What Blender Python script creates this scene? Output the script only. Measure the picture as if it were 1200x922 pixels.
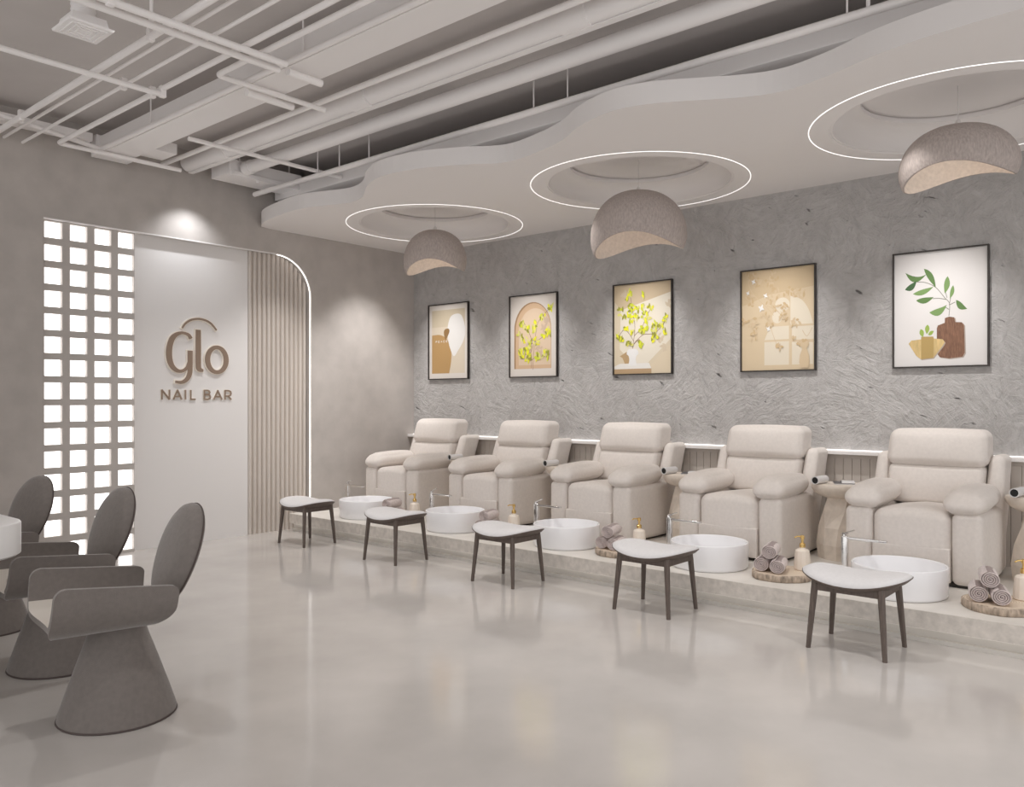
import bpy, bmesh, math, random
from math import sin, cos, pi, radians, sqrt, atan2, tan, hypot
from mathutils import Vector, Matrix

S = bpy.context.scene
C = S.collection
for o in list(bpy.data.objects): bpy.data.objects.remove(o)

# ------------------------------------------------------------------ camera, world, lights, exposure
cam = bpy.data.objects.new('camera', bpy.data.cameras.new('camera')); C.objects.link(cam)
cam.location = (0, 0, 1.5); cam.rotation_euler = (pi/2, 0, radians(-49.25))
cam.data.sensor_width = 36; cam.data.lens = 28.8; cam.data.shift_y = 0.0075
cam.data.clip_start = 0.05
S.camera = cam
S.view_settings.view_transform = 'Standard'; S.view_settings.look = 'None'
S.view_settings.gamma = 1; S.view_settings.use_curve_mapping = False
S.view_settings.exposure = 0.60
wd = bpy.data.worlds.new('daylight'); S.world = wd; wd.use_nodes = True
bg = wd.node_tree.nodes['Background']; bg.inputs[0].default_value = (1.0, 0.985, 0.98, 1); bg.inputs[1].default_value = 0.80

def spot(name, loc, aim, power, angle, blend=0.5, size=0.05, col=(1, .95, .89)):
    l = bpy.data.lights.new(name, 'SPOT'); l.energy = power; l.spot_size = radians(angle); l.spot_blend = blend
    l.shadow_soft_size = size; l.color = col
    o = bpy.data.objects.new(name, l); C.objects.link(o); o.location = loc
    o.rotation_euler = (Vector(aim)-Vector(loc)).to_track_quat('-Z', 'Y').to_euler()
    return o
WARM = (1, .965, .93); NEUT = (1, .975, .955); COOL = (.95, .97, 1)
S.cycles.max_bounces = 14; S.cycles.diffuse_bounces = 9
CY = [7.31, 5.90, 4.49, 3.08, 1.67]                     # centre lines of the five pedicure places, far to near
FY = [7.486, 6.08, 4.596, 3.127, 1.743]                 # centres of the five prints
for y in (0.3, 2.55, 4.8, 7.0):
    spot('downlight', (4.12, y, 3.72), (4.5, y, 0), 88, 92, 1.0, .06, NEUT)
for y in (-0.6, 2.4, 5.0):
    spot('downlight', (2.2, y, 3.72), (2.2, y, 0), 46, 110, .9, .07, NEUT)
for y in CY:
    spot('soffit_spot', (5.75, y+.05, 3.44), (6.35, y, .7), 20, 95, .9, .05, WARM)
for y in FY:
    spot('picture_spot', (6.45, y, 3.44), (7.45, y, 1.62), 80, 60, 1.0, .03, NEUT)
cv = bpy.data.lights.new('ceiling_fill', 'AREA'); cv.shape = 'RECTANGLE'; cv.size = .10; cv.size_y = 10; cv.energy = 1.6; cv.color = (1, .97, .95)  # unseen uplight, added to lift the dark ceiling above the soffit
co = bpy.data.objects.new('ceiling_fill', cv); C.objects.link(co); co.location = (5.18, 3.0, 3.63); co.rotation_euler = (pi, 0, 0)
spot('sign_spot', (4.25, 7.84, 3.58), (4.25, 8.17, 2.80), 13, 112, 1.0, .03, COOL)
spot('wall_spot', (6.6, 7.2, 3.44), (6.50, 8.156, 1.45), 88, 68, 1.0, .03, NEUT)
spot('wall_spot', (5.45, 7.15, 3.44), (5.30, 8.156, 1.0), 60, 72, 1.0, .03, NEUT)  # extra unseen spot, added to brighten the slats and far end

# ------------------------------------------------------------------ materials
MATS = {}
def mat(name, col, rough=.6, var=0, vscale=6, bump=0, bscale=60, metal=0, emit=0, ecol=None, spec=.5, stretch=None, detail=4, sheen=0, trans=0):
    if name in MATS: return MATS[name]
    m = bpy.data.materials.new(name); m.use_nodes = True; MATS[name] = m
    nt = m.node_tree; b = nt.nodes['Principled BSDF']
    b.inputs['Base Color'].default_value = (*col, 1); b.inputs['Roughness'].default_value = rough
    b.inputs['Metallic'].default_value = metal; b.inputs['Specular IOR Level'].default_value = spec
    if sheen: b.inputs['Sheen Weight'].default_value = sheen; b.inputs['Sheen Roughness'].default_value = .4
    if emit:
        b.inputs['Emission Color'].default_value = (*(ecol or col), 1); b.inputs['Emission Strength'].default_value = emit
    if var or bump:
        tc = nt.nodes.new('ShaderNodeTexCoord'); mp = nt.nodes.new('ShaderNodeMapping')
        nt.links.new(tc.outputs['Object'], mp.inputs[0])
        if stretch: mp.inputs['Scale'].default_value = stretch
    if var:
        n = nt.nodes.new('ShaderNodeTexNoise'); n.inputs['Scale'].default_value = vscale; n.inputs['Detail'].default_value = detail
        nt.links.new(mp.outputs[0], n.inputs['Vector'])
        r = nt.nodes.new('ShaderNodeValToRGB'); r.color_ramp.elements[0].position = .3; r.color_ramp.elements[1].position = .7
        r.color_ramp.elements[0].color = (*[c*(1-var) for c in col], 1); r.color_ramp.elements[1].color = (*[min(1, c*(1+var)) for c in col], 1)
        nt.links.new(n.outputs['Fac'], r.inputs[0]); nt.links.new(r.outputs[0], b.inputs['Base Color'])
    if bump:
        n = nt.nodes.new('ShaderNodeTexNoise'); n.inputs['Scale'].default_value = bscale; n.inputs['Detail'].default_value = 5
        nt.links.new(mp.outputs[0], n.inputs['Vector'])
        bp = nt.nodes.new('ShaderNodeBump'); bp.inputs['Strength'].default_value = bump; bp.inputs['Distance'].default_value = .01
        nt.links.new(n.outputs['Fac'], bp.inputs['Height']); nt.links.new(bp.outputs[0], b.inputs['Normal'])
    return m

M_floor = mat('polished_concrete', (.53, .502, .478), .11, .085, 1.6, .012, 4, spec=.55, detail=8)
M_wall = mat('mottled_limewash', (.47, .435, .41), .8, .07, 5, .06, 30, detail=6)
M_ceil = mat('grey_ceiling_paint', (.585, .555, .54), .9, .03, 3)
M_white = mat('white_gypsum', (.80, .775, .765), .75)
M_duct = mat('white_duct_paint', (.86, .84, .835), .55)
M_pipe = mat('white_pipe_paint', (.90, .875, .865), .5)
M_panel = mat('pale_panel', (.78, .76, .75), .6)
M_slat = mat('beige_slat', (.62, .565, .515), .55)
M_lattice = mat('lattice_plaster', (.50, .465, .44), .7)
M_pane = mat('backlit_pane', (.9, .9, .9), .4, emit=1.6, ecol=(1, .98, .97))
M_led = mat('led_strip', (1, 1, 1), .5, emit=1.7, ecol=(1, .97, .94))
M_ringled = mat('ring_led', (1, 1, 1), .5, emit=.7, ecol=(1, .98, .96))
M_coveled = mat('cove_led', (1, 1, 1), .5, emit=.25, ecol=(1, .93, .84))
M_stone = mat('travertine', (.64, .595, .545), .5, .13, 22, .05, 80, detail=8)
M_stonetop = mat('pale_stone_top', (.72, .69, .645), .45, .07, 5, detail=8)
M_cream = mat('cream_upholstery', (.72, .67, .63), .85, .035, 40, .10, 260, sheen=.15)
M_gapshade = mat('gap_shade', (.05, .045, .04), .8)
M_table = mat('beige_stone', (.74, .665, .585), .6, .10, 14, .10, 90, detail=8)
M_basin = mat('white_ceramic', (.90, .90, .92), .15)
M_chrome = mat('chrome', (.75, .74, .73), .14, metal=1)
M_gold = mat('brushed_gold', (.80, .56, .22), .25, metal=1)
M_towel = mat('mauve_towel', (.64, .56, .545), .95, .12, 60, .35, 240, sheen=.3)
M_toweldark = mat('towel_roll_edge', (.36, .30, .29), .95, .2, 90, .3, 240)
M_bark = mat('tree_bark', (.42, .34, .27), .9, .45, 45, .9, 50, stretch=(1, 1, .35))
M_sapwood = mat('pale_wood_slice', (.66, .54, .41), .6, .12, 14)
M_bottle = mat('cream_bottle', (.83, .75, .66), .35)
M_stoolfab = mat('light_grey_fabric', (.66, .65, .655), .9, .03, 50, .10, 300, sheen=.15)
M_darkwood = mat('dark_stained_wood', (.115, .088, .074), .5, .2, 14, .05, 60, stretch=(6, 6, .6))
M_chair = mat('taupe_grey_velvet', (.185, .163, .150), .9, .07, 40, .15, 300, sheen=.35)
M_chairin = mat('pale_lining', (.62, .575, .52), .8)
M_rim = mat('dark_rim', (.07, .05, .045), .6)
M_counter = mat('white_solid_surface', (.80, .79, .785), .3)
M_frame = mat('dark_frame', (.035, .028, .024), .4)
M_lamp = mat('woven_shade', (.44, .385, .36), .9, .16, 90, .35, 120, stretch=(1, 1, .3), detail=6)
M_lampin = mat('shade_lining', (.70, .63, .57), .9, .08, 40, .3, 60)
M_bulb = mat('bulb_glow', (1, 1, 1), .5, emit=2, ecol=(1, .9, .76))
M_cord = mat('white_cord', (.7, .68, .66), .6)
M_brown = mat('bronze_letter', (.27, .195, .145), .5)
M_halo = mat('cream_letter_edge', (.90, .84, .76), .6)
M_paper = mat('magazine_paper', (.72, .71, .71), .5)
M_ink = mat('magazine_cover', (.10, .10, .11), .4, .5, 30)
M_black = mat('hollow_shade', (.015, .014, .014), .7)

def plaster():
    m = bpy.data.materials.new('trowelled_plaster'); m.use_nodes = True; nt = m.node_tree; N = nt.nodes; L = nt.links
    b = N['Principled BSDF']; b.inputs['Roughness'].default_value = .78; b.inputs['Specular IOR Level'].default_value = .35
    tc = N.new('ShaderNodeTexCoord')
    def noise(scale, rot, st, detail=5, dist=0.0):
        mp = N.new('ShaderNodeMapping'); mp.inputs['Rotation'].default_value = (rot, 0, 0); mp.inputs['Scale'].default_value = st
        # rotate first, then stretch
        mp2 = N.new('ShaderNodeMapping'); mp2.inputs['Rotation'].default_value = (rot, 0, 0); mp.inputs['Rotation'].default_value = (0, 0, 0)
        L.new(tc.outputs['Object'], mp2.inputs[0]); L.new(mp2.outputs[0], mp.inputs[0])
        n = N.new('ShaderNodeTexNoise'); n.inputs['Scale'].default_value = scale; n.inputs['Detail'].default_value = detail
        n.inputs['Distortion'].default_value = dist; L.new(mp.outputs[0], n.inputs['Vector']); return n.outputs['Fac']
    def math_(op, a, b_=None, clamp=False):
        n = N.new('ShaderNodeMath'); n.operation = op; n.use_clamp = clamp
        for i, v in enumerate((a, b_)):
            if v is None: continue
            if isinstance(v, (int, float)): n.inputs[i].default_value = v
            else: L.new(v, n.inputs[i])
        return n.outputs[0]
    def mix(f, a, b_):
        return math_('ADD', math_('MULTIPLY', a, math_('SUBTRACT', 1.0, f)), math_('MULTIPLY', b_, f))
    def strokes(cell, seed, scale, stretch):
        dn = N.new('ShaderNodeTexNoise'); dn.inputs['Scale'].default_value = 2.3+seed; dn.inputs['Detail'].default_value = 3
        L.new(tc.outputs['Object'], dn.inputs['Vector'])
        ad = N.new('ShaderNodeVectorMath'); ad.operation = 'MULTIPLY_ADD'; L.new(dn.outputs['Color'], ad.inputs[0]); ad.inputs[1].default_value = (.20, .20, .20); L.new(tc.outputs['Object'], ad.inputs[2])
        vo_ = N.new('ShaderNodeTexVoronoi'); vo_.inputs['Scale'].default_value = cell; L.new(ad.outputs[0], vo_.inputs['Vector'])
        sp = N.new('ShaderNodeSeparateColor'); L.new(vo_.outputs['Color'], sp.inputs[0])
        vr = N.new('ShaderNodeVectorRotate'); vr.rotation_type = 'X_AXIS'; L.new(ad.outputs[0], vr.inputs['Vector']); L.new(math_('MULTIPLY', sp.outputs[0], 6.28), vr.inputs['Angle'])
        mp = N.new('ShaderNodeMapping'); mp.inputs['Scale'].default_value = (1, 1, stretch); mp.inputs['Location'].default_value = (seed, seed*3.1, seed*1.7); L.new(vr.outputs[0], mp.inputs[0])
        n = N.new('ShaderNodeTexNoise'); n.inputs['Scale'].default_value = scale; n.inputs['Detail'].default_value = 9; n.inputs['Roughness'].default_value = .62; n.inputs['Distortion'].default_value = .35; L.new(mp.outputs[0], n.inputs['Vector'])
        return n.outputs['Fac'], sp.outputs[1]
    h1, l1 = strokes(3.0, 0.0, 4.2, 5.0); h2, l2 = strokes(5.2, .9, 8.0, 4.5)
    h = math_('ADD', math_('MULTIPLY', h1, .6), math_('MULTIPLY', h2, .4))
    big = noise(5.5, .2, (1, 1, 1), 5, 1.5)
    edge = math_('ADD', math_('MULTIPLY', l1, 1.6), math_('MULTIPLY', l2, 1.1))
    fine = noise(70, 0, (1, 1, 1), 4)
    hh = math_('ADD', math_('ADD', math_('MULTIPLY', h, 1.3), math_('MULTIPLY', big, .55)), math_('ADD', math_('MULTIPLY', fine, .13), math_('MULTIPLY', edge, .10)))
    # sparse gouges
    pit = noise(5.5, radians(-25), (1, 1, 3.2), 3, .3)
    gouge = math_('MULTIPLY', math_('SUBTRACT', pit, .69), 14.0, True)
    hh = math_('SUBTRACT', hh, math_('MULTIPLY', gouge, .8))
    bp = N.new('ShaderNodeBump'); bp.inputs['Strength'].default_value = .85; bp.inputs['Distance'].default_value = .035
    L.new(hh, bp.inputs['Height']); L.new(bp.outputs[0], b.inputs['Normal'])
    r = N.new('ShaderNodeValToRGB'); e = r.color_ramp.elements
    e[0].position = .25; e[0].color = (.36, .345, .335, 1); e[1].position = .75; e[1].color = (.58, .565, .555, 1)
    L.new(math_('ADD', math_('MULTIPLY', h, .6), math_('MULTIPLY', big, .4)), r.inputs[0]); 
    mx = N.new('ShaderNodeMix'); mx.data_type = 'RGBA'; L.new(gouge, mx.inputs[0]); L.new(r.outputs[0], mx.inputs[6]); mx.inputs[7].default_value = (.16, .15, .145, 1)
    L.new(mx.outputs[2], b.inputs['Base Color'])
    return m
M_plaster = plaster()

# ------------------------------------------------------------------ mesh helpers
class MB:
    def __init__(s): s.v = []; s.f = []; s.m = []; s.mats = []
    def slot(s, m):
        if m not in s.mats: s.mats.append(m)
        return s.mats.index(m)
    def add(s, vs, fs, m=None, T=None):
        k = len(s.v); s.v += [tuple(T @ Vector(v)) if T else tuple(v) for v in vs]
        i = s.slot(m) if m else 0
        for f in fs: s.f.append([a+k for a in f]); s.m.append(i)
        return s
    def box(s, a, b, m=None, T=None):
        x0, y0, z0 = a; x1, y1, z1 = b
        return s.add([(x0,y0,z0),(x1,y0,z0),(x1,y1,z0),(x0,y1,z0),(x0,y0,z1),(x1,y0,z1),(x1,y1,z1),(x0,y1,z1)],
              [(0,3,2,1),(4,5,6,7),(0,1,5,4),(1,2,6,5),(2,3,7,6),(3,0,4,7)], m, T)
    def rings(s, R, m=None, close=True, cap0=True, cap1=True, T=None):
        n = len(R[0]); vs = [p for r in R for p in r]; fs = []
        for i in range(len(R)-1):
            for j in range(n if close else n-1):
                k = (j+1) % n; fs.append((i*n+j, i*n+k, (i+1)*n+k, (i+1)*n+j))
        if cap0: fs.append(tuple(range(n-1, -1, -1)))
        if cap1: fs.append(tuple(range((len(R)-1)*n, len(R)*n)))
        return s.add(vs, fs, m, T)
    def lathe(s, prof, n=48, m=None, c=(0,0), T=None, cap0=True, cap1=True):
        R = [[(c[0]+r*cos(2*pi*j/n), c[1]+r*sin(2*pi*j/n), z) for j in range(n)] for r, z in prof]
        return s.rings(R, m, True, cap0, cap1, T)
    def tube(s, path, r, n=10, m=None, cap=True):
        P = [Vector(p) for p in path]; R = []; rr = r if isinstance(r, (list, tuple)) else [r]*len(P)
        up = None
        for i, p in enumerate(P):
            a = (P[i]-P[i-1]).normalized() if i else (P[1]-P[0]).normalized()
            b = (P[i+1]-P[i]).normalized() if i < len(P)-1 else a
            t = (a+b).normalized(); k = 1/max(.3, t.dot(a))
            if up is None: up = Vector((0,0,1)) if abs(t.z) < .9 else Vector((1,0,0))
            s1 = t.cross(up).normalized(); u1 = s1.cross(t).normalized(); up = u1
            bend = (b-a); bd = bend.normalized() if bend.length > 1e-6 else None
            ring = []
            for j in range(n):
                d = s1*cos(2*pi*j/n)+u1*sin(2*pi*j/n)
                if bd is not None: d = d + bd*(d.dot(bd))*(k-1)
                ring.append(tuple(p+d*rr[i]))
            R.append(ring)
        return s.rings(R, m, True, cap, cap)
    def prism(s, poly, z0, z1, m=None, T=None):
        n = len(poly); vs = [(x, y, z0) for x, y in poly]+[(x, y, z1) for x, y in poly]
        fs = [tuple(range(n-1, -1, -1)), tuple(range(n, 2*n))]+[(i, (i+1) % n, n+(i+1) % n, n+i) for i in range(n)]
        return s.add(vs, fs, m, T)
    def build(s, name, m=None, parent=None, smooth=None, bevel=0, fix=True, loc=None):
        me = bpy.data.meshes.new(name); me.from_pydata(s.v, [], s.f)
        mats = s.mats or [m]
        for q in mats: me.materials.append(q)
        if len(mats) > 1: me.polygons.foreach_set('material_index', s.m)
        if fix or bevel:
            bm = bmesh.new(); bm.from_mesh(me)
            if fix: bmesh.ops.recalc_face_normals(bm, faces=bm.faces)
            if bevel:
                es = [e for e in bm.edges if len(e.link_faces) == 2 and e.calc_face_angle(0) > radians(40)]
                bmesh.ops.bevel(bm, geom=es, offset=bevel, segments=2, affect='EDGES', profile=.5)
            bm.to_mesh(me); bm.free()
        if smooth is None: smooth = 35
        if smooth:
            me.polygons.foreach_set('use_smooth', [True]*len(me.polygons))
            try: me.set_sharp_from_angle(angle=radians(smooth))
            except Exception: pass
        me.update()
        o = bpy.data.objects.new(name, me); C.objects.link(o)
        if parent is not None: o.parent = parent
        if loc: o.location = loc
        return o

def tag(o, label=None, cat=None, group=None, kind=None):
    if label: o['label'] = label
    if cat: o['category'] = cat
    if group: o['group'] = group
    if kind: o['kind'] = kind
    return o
def thing(name, loc, label, cat, group=None, rz=0):
    o = bpy.data.objects.new(name, None); C.objects.link(o); o.location = loc; o.rotation_euler = (0, 0, rz)
    o.empty_display_size = .1
    return tag(o, label, cat, group)
def dup(o, loc, label=None, rz=None, parent=None):
    c = o.copy(); C.objects.link(c)
    if parent is not None: c.parent = parent
    if loc is not None: c.location = loc
    if rz is not None: c.rotation_euler = (0, 0, rz)
    if label: c['label'] = label
    for ch in [x for x in bpy.data.objects if x.parent == o]: dup(ch, None, None, None, c)
    return c
def struct(o): o['kind'] = 'structure'; return o

def rbox(hx, hy, hz, r, k=4, n=6, puff=(0, 0, 0), fn=None):
    """rounded box centred on the origin as (verts, faces)"""
    H = (hx, hy, hz)
    def axis(h):
        i = max(h-r, 1e-4); rr = h-i
        f = [i+rr*tan(radians(45)*q/k) for q in range(1, k+1)]
        mid = [-i+2*i*q/n for q in range(n+1)]
        return [-x for x in reversed(f)]+mid+f
    A = [axis(h) for h in H]; I = [max(h-r, 1e-4) for h in H]
    V = {}; vs = []; fs = []
    def vid(p):
        key = tuple(round(c, 6) for c in p)
        if key in V: return V[key]
        q = [max(-I[a], min(I[a], p[a])) for a in range(3)]; d = [p[a]-q[a] for a in range(3)]
        l = sqrt(sum(c*c for c in d))
        out = [q[a]+(d[a]/l*(H[a]-I[a]) if l > 1e-9 else 0) for a in range(3)] if l else list(p)
        u = [p[a]/H[a] for a in range(3)]
        for a in range(3):
            if puff[a]:
                b, c = (a+1) % 3, (a+2) % 3
                out[a] += puff[a]*u[a]*max(0, 1-u[b]**2)*max(0, 1-u[c]**2)
        if fn: out = fn(*out)
        V[key] = len(vs); vs.append(tuple(out)); return V[key]
    for a in range(3):
        b, c = (a+1) % 3, (a+2) % 3
        for sgn in (-1, 1):
            for i in range(len(A[b])-1):
                for j in range(len(A[c])-1):
                    q = []
                    for (s_, t_) in ((i, j), (i+1, j), (i+1, j+1), (i, j+1)):
                        p = [0, 0, 0]; p[a] = sgn*H[a]; p[b] = A[b][s_]; p[c] = A[c][t_]; q.append(vid(p))
                    fs.append(tuple(q if sgn > 0 else q[::-1]))
    return vs, fs
def cushion(name, c, h, r, m, parent, puff=(0, 0, 0), fn=None, k=4, n=8, bend=None):
    g = (lambda x, y, z: fn(x+c[0], y+c[1], z+c[2])) if fn else (lambda x, y, z: (x+c[0], y+c[1], z+c[2]))
    vs, fs = rbox(*h, r, k, n, puff, g)
    return MB().add(vs, fs).build(name, m, parent, smooth=80)

def catmull(P, n=6, closed=False):
    out = []; N = len(P); rng = range(N if closed else N-1)
    for i in rng:
        g = lambda q: P[q % N] if closed else P[max(0, min(N-1, q))]
        p0, p1, p2, p3 = g(i-1), g(i), g(i+1), g(i+2)
        for s in range(n):
            t = s/n
            out.append(tuple(.5*(2*b+(c-a)*t+(2*a-5*b+4*c-d)*t*t+(3*b-a-3*c+d)*t**3) for a, b, c, d in zip(p0, p1, p2, p3)))
    if not closed: out.append(tuple(P[-1]))
    return out

# ------------------------------------------------------------------ room shell
WX, WY, CZ, SZ = 7.452, 8.156, 4.12, 3.455            # plaster wall, sign wall, ceiling, soffit underside
PX, PZ = 5.52, 0.20                                     # platform edge and height
NX0, NX1, NZ, NR = 2.885, 5.816, 3.19, .47              # niche in the sign wall
struct(MB().box((-3.2, -3.2, -.1), (WX+.1, WY+.3, 0)).build('floor', M_floor, smooth=0))
struct(MB().box((-3.2, -3.2, CZ), (WX+.1, WY+.3, CZ+.1)).build('ceiling', M_ceil, smooth=0))
struct(MB().box((WX, -3.2, 0), (WX+.1, WY+.3, CZ)).build('wall_right', M_plaster, smooth=0))
arc = [(NX1-NR+NR*sin(a), NZ-NR+NR*cos(a)) for a in [radians(90)*i/16 for i in range(17)]]
poly = [(-3.2, 0), (NX0, 0), (NX0, NZ)]+arc+[(NX1, 0), (WX, 0), (WX, CZ), (-3.2, CZ)]
T = Matrix(((1,0,0,0),(0,0,1,0),(0,1,0,0),(0,0,0,1)))   # (x, y, z) -> (x, z, y)
struct(MB().prism(poly, WY, WY+.2, M_wall, T).build('wall_back', None, smooth=30))
# lattice window: 4 x 15 openings with lit panes behind
cols = [2.983+.2233*i for i in range(4)]; rows = [.104+.2133*i for i in range(15)]
lx = [NX0]; lz = [0.0]
for x in cols: lx += [x-.0775, x+.0775]
for z in rows: lz += [z-.0755, z+.0755]
lx.append(3.735); lz.append(NZ)
g = MB()
def gv(i, j, y): return (lx[i], y, lz[j])
y0, y1 = WY+.035, WY+.085
idx = {}
bm = bmesh.new()
for y in (y0, y1):
    for i in range(len(lx)):
        for j in range(len(lz)): idx[(i, j, y)] = bm.verts.new(gv(i, j, y))
solid = lambda i, j: not (i % 2 == 1 and j % 2 == 1)
for i in range(len(lx)-1):
    for j in range(len(lz)-1):
        if solid(i, j):
            for y in (y0, y1): bm.faces.new([idx[q] for q in ((i, j, y), (i+1, j, y), (i+1, j+1, y), (i, j+1, y))])
        else:
            for (a, b_) in (((i, j), (i+1, j)), ((i+1, j), (i+1, j+1)), ((i+1, j+1), (i, j+1)), ((i, j+1), (i, j))):
                bm.faces.new([idx[(*a, y0)], idx[(*b_, y0)], idx[(*b_, y1)], idx[(*a, y1)]])
ends = [((0, j), (0, j+1)) for j in range(len(lz)-1)]+[((len(lx)-1, j), (len(lx)-1, j+1)) for j in range(len(lz)-1)]
ends += [((i, 0), (i+1, 0)) for i in range(len(lx)-1)]+[((i, len(lz)-1), (i+1, len(lz)-1)) for i in range(len(lx)-1)]
for a, b_ in ends: bm.faces.new([idx[(*a, y0)], idx[(*b_, y0)], idx[(*b_, y1)], idx[(*a, y1)]])
bmesh.ops.recalc_face_normals(bm, faces=bm.faces)
me = bpy.data.meshes.new('window_1'); bm.to_mesh(me); bm.free(); me.materials.append(M_lattice)
win = bpy.data.objects.new('window_1', me); C.objects.link(win); struct(win)
struct(MB().box((NX0, y1+.002, 0), (3.735, y1+.012, NZ)).build('pane', M_pane, win, smooth=0))
# sign panel and fluted slats
PY = 8.25
struct(MB().box((3.735, PY, 0), (5.03, PY+.05, NZ)).build('trim_1', M_panel, smooth=0))
g = MB(); x = 5.03; pitch = .0604
def ztop(x): return NZ if x < NX1-NR else NZ-NR+sqrt(max(0, NR*NR-(x-NX1+NR)**2))
while x < NX1-.03:
    prof = [(x+pitch/2+(pitch/2-.006)*-cos(a), PY+.022-.034*sin(a)) for a in [pi*i/8 for i in range(9)]]
    n = len(prof); vs = [(px, py, 0) for px, py in prof]+[(px, py, ztop(px)-.002) for px, py in prof]
    g.add(vs, [(i, i+1, n+i+1, n+i) for i in range(n-1)])
    x += pitch
g.box((5.03, PY+.02, 0), (NX1-.001, PY+.05, NZ-.3))
g.add([(5.03, PY+.02, NZ-.3)]+[(5.03, PY+.02, NZ)]+[(a, PY+.02, b) for a, b in arc]+[(NX1, PY+.02, NZ-.3)], [tuple(range(len(arc)+3))])
struct(g.build('trim_2', M_slat, fix=False, smooth=50))
# led line round the niche edge
path = [(a-(a-(NX1-NR))/NR*.012, WY+.012, b-(b-(NZ-NR))/NR*.012) for a, b in arc]+[(NX1-.012, WY+.012, .02)]
struct(MB().box((NX0, WY-.006, NZ-.012), (NX1-NR, WY+.03, NZ-.001)).build('highlight_bead', M_white, smooth=0))  # pale bead imitating a highlight along the top edge of the niche
tag(MB().tube(path, .0045, 6).build('led_strip', M_led), 'thin white light line around the rounded edge of the sign niche', 'light strip')

# platform with lit toe-kick
g = MB(); g.box((PX, -3.0, .09), (WX, WY, PZ))
struct(g.build('platform', M_stonetop, smooth=0))
MB().box((PX+.0005, -3.0, .0905), (PX+.012, WY, PZ-.0005)).build('riser', M_stone, bpy.data.objects['platform'], smooth=0, loc=(-.012, 0, 0))
struct(bpy.data.objects['riser'])
g = MB(); g.box((PX+.05, -3.0, 0), (WX, WY, .09)); g.box((PX+.025, -3.0, 0), (PX+.05, WY, .028))
struct(g.build('baseboard_right', M_stonetop, smooth=0))
tag(MB().box((PX+.034, -3.0, .078), (PX+.048, WY-.01, .0885)).build('led_strip', M_coveled, smooth=0), 'warm light strip under the overhanging edge of the platform', 'light strip')
# wainscot and ledge
g = MB(); y = -3.0; wp = .0755
while y < WY-.02:
    g.box((WX-.047, y+.0025, PZ), (WX-.03, min(y+wp-.0025, WY), .995)); y += wp
g.box((WX-.035, -3.0, PZ), (WX, WY, 1.03))
struct(g.build('trim_3', M_slat, smooth=0))
struct(MB().box((WX-.115, -3.0, 1.03), (WX, WY, 1.062)).build('trim_4', M_white, smooth=0, bevel=.004))
tag(MB().box((WX-.022, -3.0, 1.062), (WX-.006, WY-.01, 1.070)).build('led_strip', mat('ledge_led', (1, 1, 1), .5, emit=.5, ecol=(1, .96, .92)), smooth=0), 'light strip on the white ledge along the plaster wall', 'light strip')

# wavy soffit with three domed recesses
SP = [(5.10, 8.156), (5.12, 8.12), (5.03, 7.95), (4.951, 7.627), (4.901, 7.09), (4.985, 6.744), (5.068, 6.474), (4.994, 6.185), (4.781, 5.861), (4.657, 5.515), (4.696, 5.121),
      (4.856, 4.744), (5.046, 4.412), (4.991, 4.01), (4.881, 3.701), (4.74, 3.472), (4.648, 3.225), (4.624, 3.041), (4.669, 2.844), (4.771, 2.643),
      (4.95, 2.337), (5.03, 2.087), (4.974, 1.794), (4.861, 1.511), (4.80, 1.27), (4.765, .99), (4.745, .73), (4.70, .40), (4.72, .0), (4.85, -.4), (5.0, -.8), (4.95, -1.3), (4.8, -1.8), (4.75, -2.4), (4.75, -3.0)]
RC = [(6.34, 6.59), (6.335, 3.955), (6.30, 1.36)]; HR = .84; RR = .972
edge = [(5.25, 8.156)]+catmull(SP[1:], 5)
bm = bmesh.new()
def loop(pts, z):
    vs = [bm.verts.new((x, y, z)) for x, y in pts]
    return vs, [bm.edges.new((vs[i], vs[(i+1) % len(vs)])) for i in range(len(vs))]
outer = edge+[(WX, -3.0), (WX, 8.156)]
vo, eo = loop(outer, SZ); es = list(eo)
for c in RC:
    vh, eh = loop([(c[0]+HR*cos(2*pi*i/64), c[1]+HR*sin(2*pi*i/64)) for i in range(64)], SZ); es += eh
bmesh.ops.triangle_fill(bm, edges=es, use_beauty=True)
for i in range(len(vo)):
    a, b_ = vo[i], vo[(i+1) % len(vo)]
    pass
top = [bm.verts.new((v.co.x, v.co.y, 3.602)) for v in vo]
for i in range(len(vo)):
    k = (i+1) % len(vo); bm.faces.new([vo[i], vo[k], top[k], top[i]])
bmesh.ops.recalc_face_normals(bm, faces=bm.faces)
me = bpy.data.meshes.new('soffit'); bm.to_mesh(me); bm.free(); me.materials.append(M_white)
soffit = bpy.data.objects.new('soffit', me); C.objects.link(soffit); struct(soffit)
for c in RC:
    g = MB()
    prof = [(HR, SZ), (HR-.015, SZ+.004), (HR-.018, SZ+.012)]+[(.62+(HR-.03-.62)*cos(a), SZ+.012+.165*sin(a)) for a in [radians(90)*i/8 for i in range(9)]]+[(.62, SZ+.205), (.645, SZ+.207), (.645, SZ+.222)]
    g.lathe(prof, 64, cap0=False, cap1=True, c=c)
    struct(g.build('recess', M_white, soffit, smooth=40, fix=False))
for c, w in zip(RC, ('far pendant, near the sign wall corner', 'middle pendant', 'nearest pendant at the right')):
    g = MB(); g.lathe([(RR-.0022, SZ-.003), (RR+.0022, SZ-.003), (RR+.0022, SZ+.001), (RR-.0022, SZ+.001), (RR-.0022, SZ-.003)], 96, c=c, cap0=False, cap1=False)
    tag(g.build('ring_light', M_ringled), 'thin white ring light in the soffit around the ' + w, 'ring light', 'ring lights in the soffit')

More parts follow.
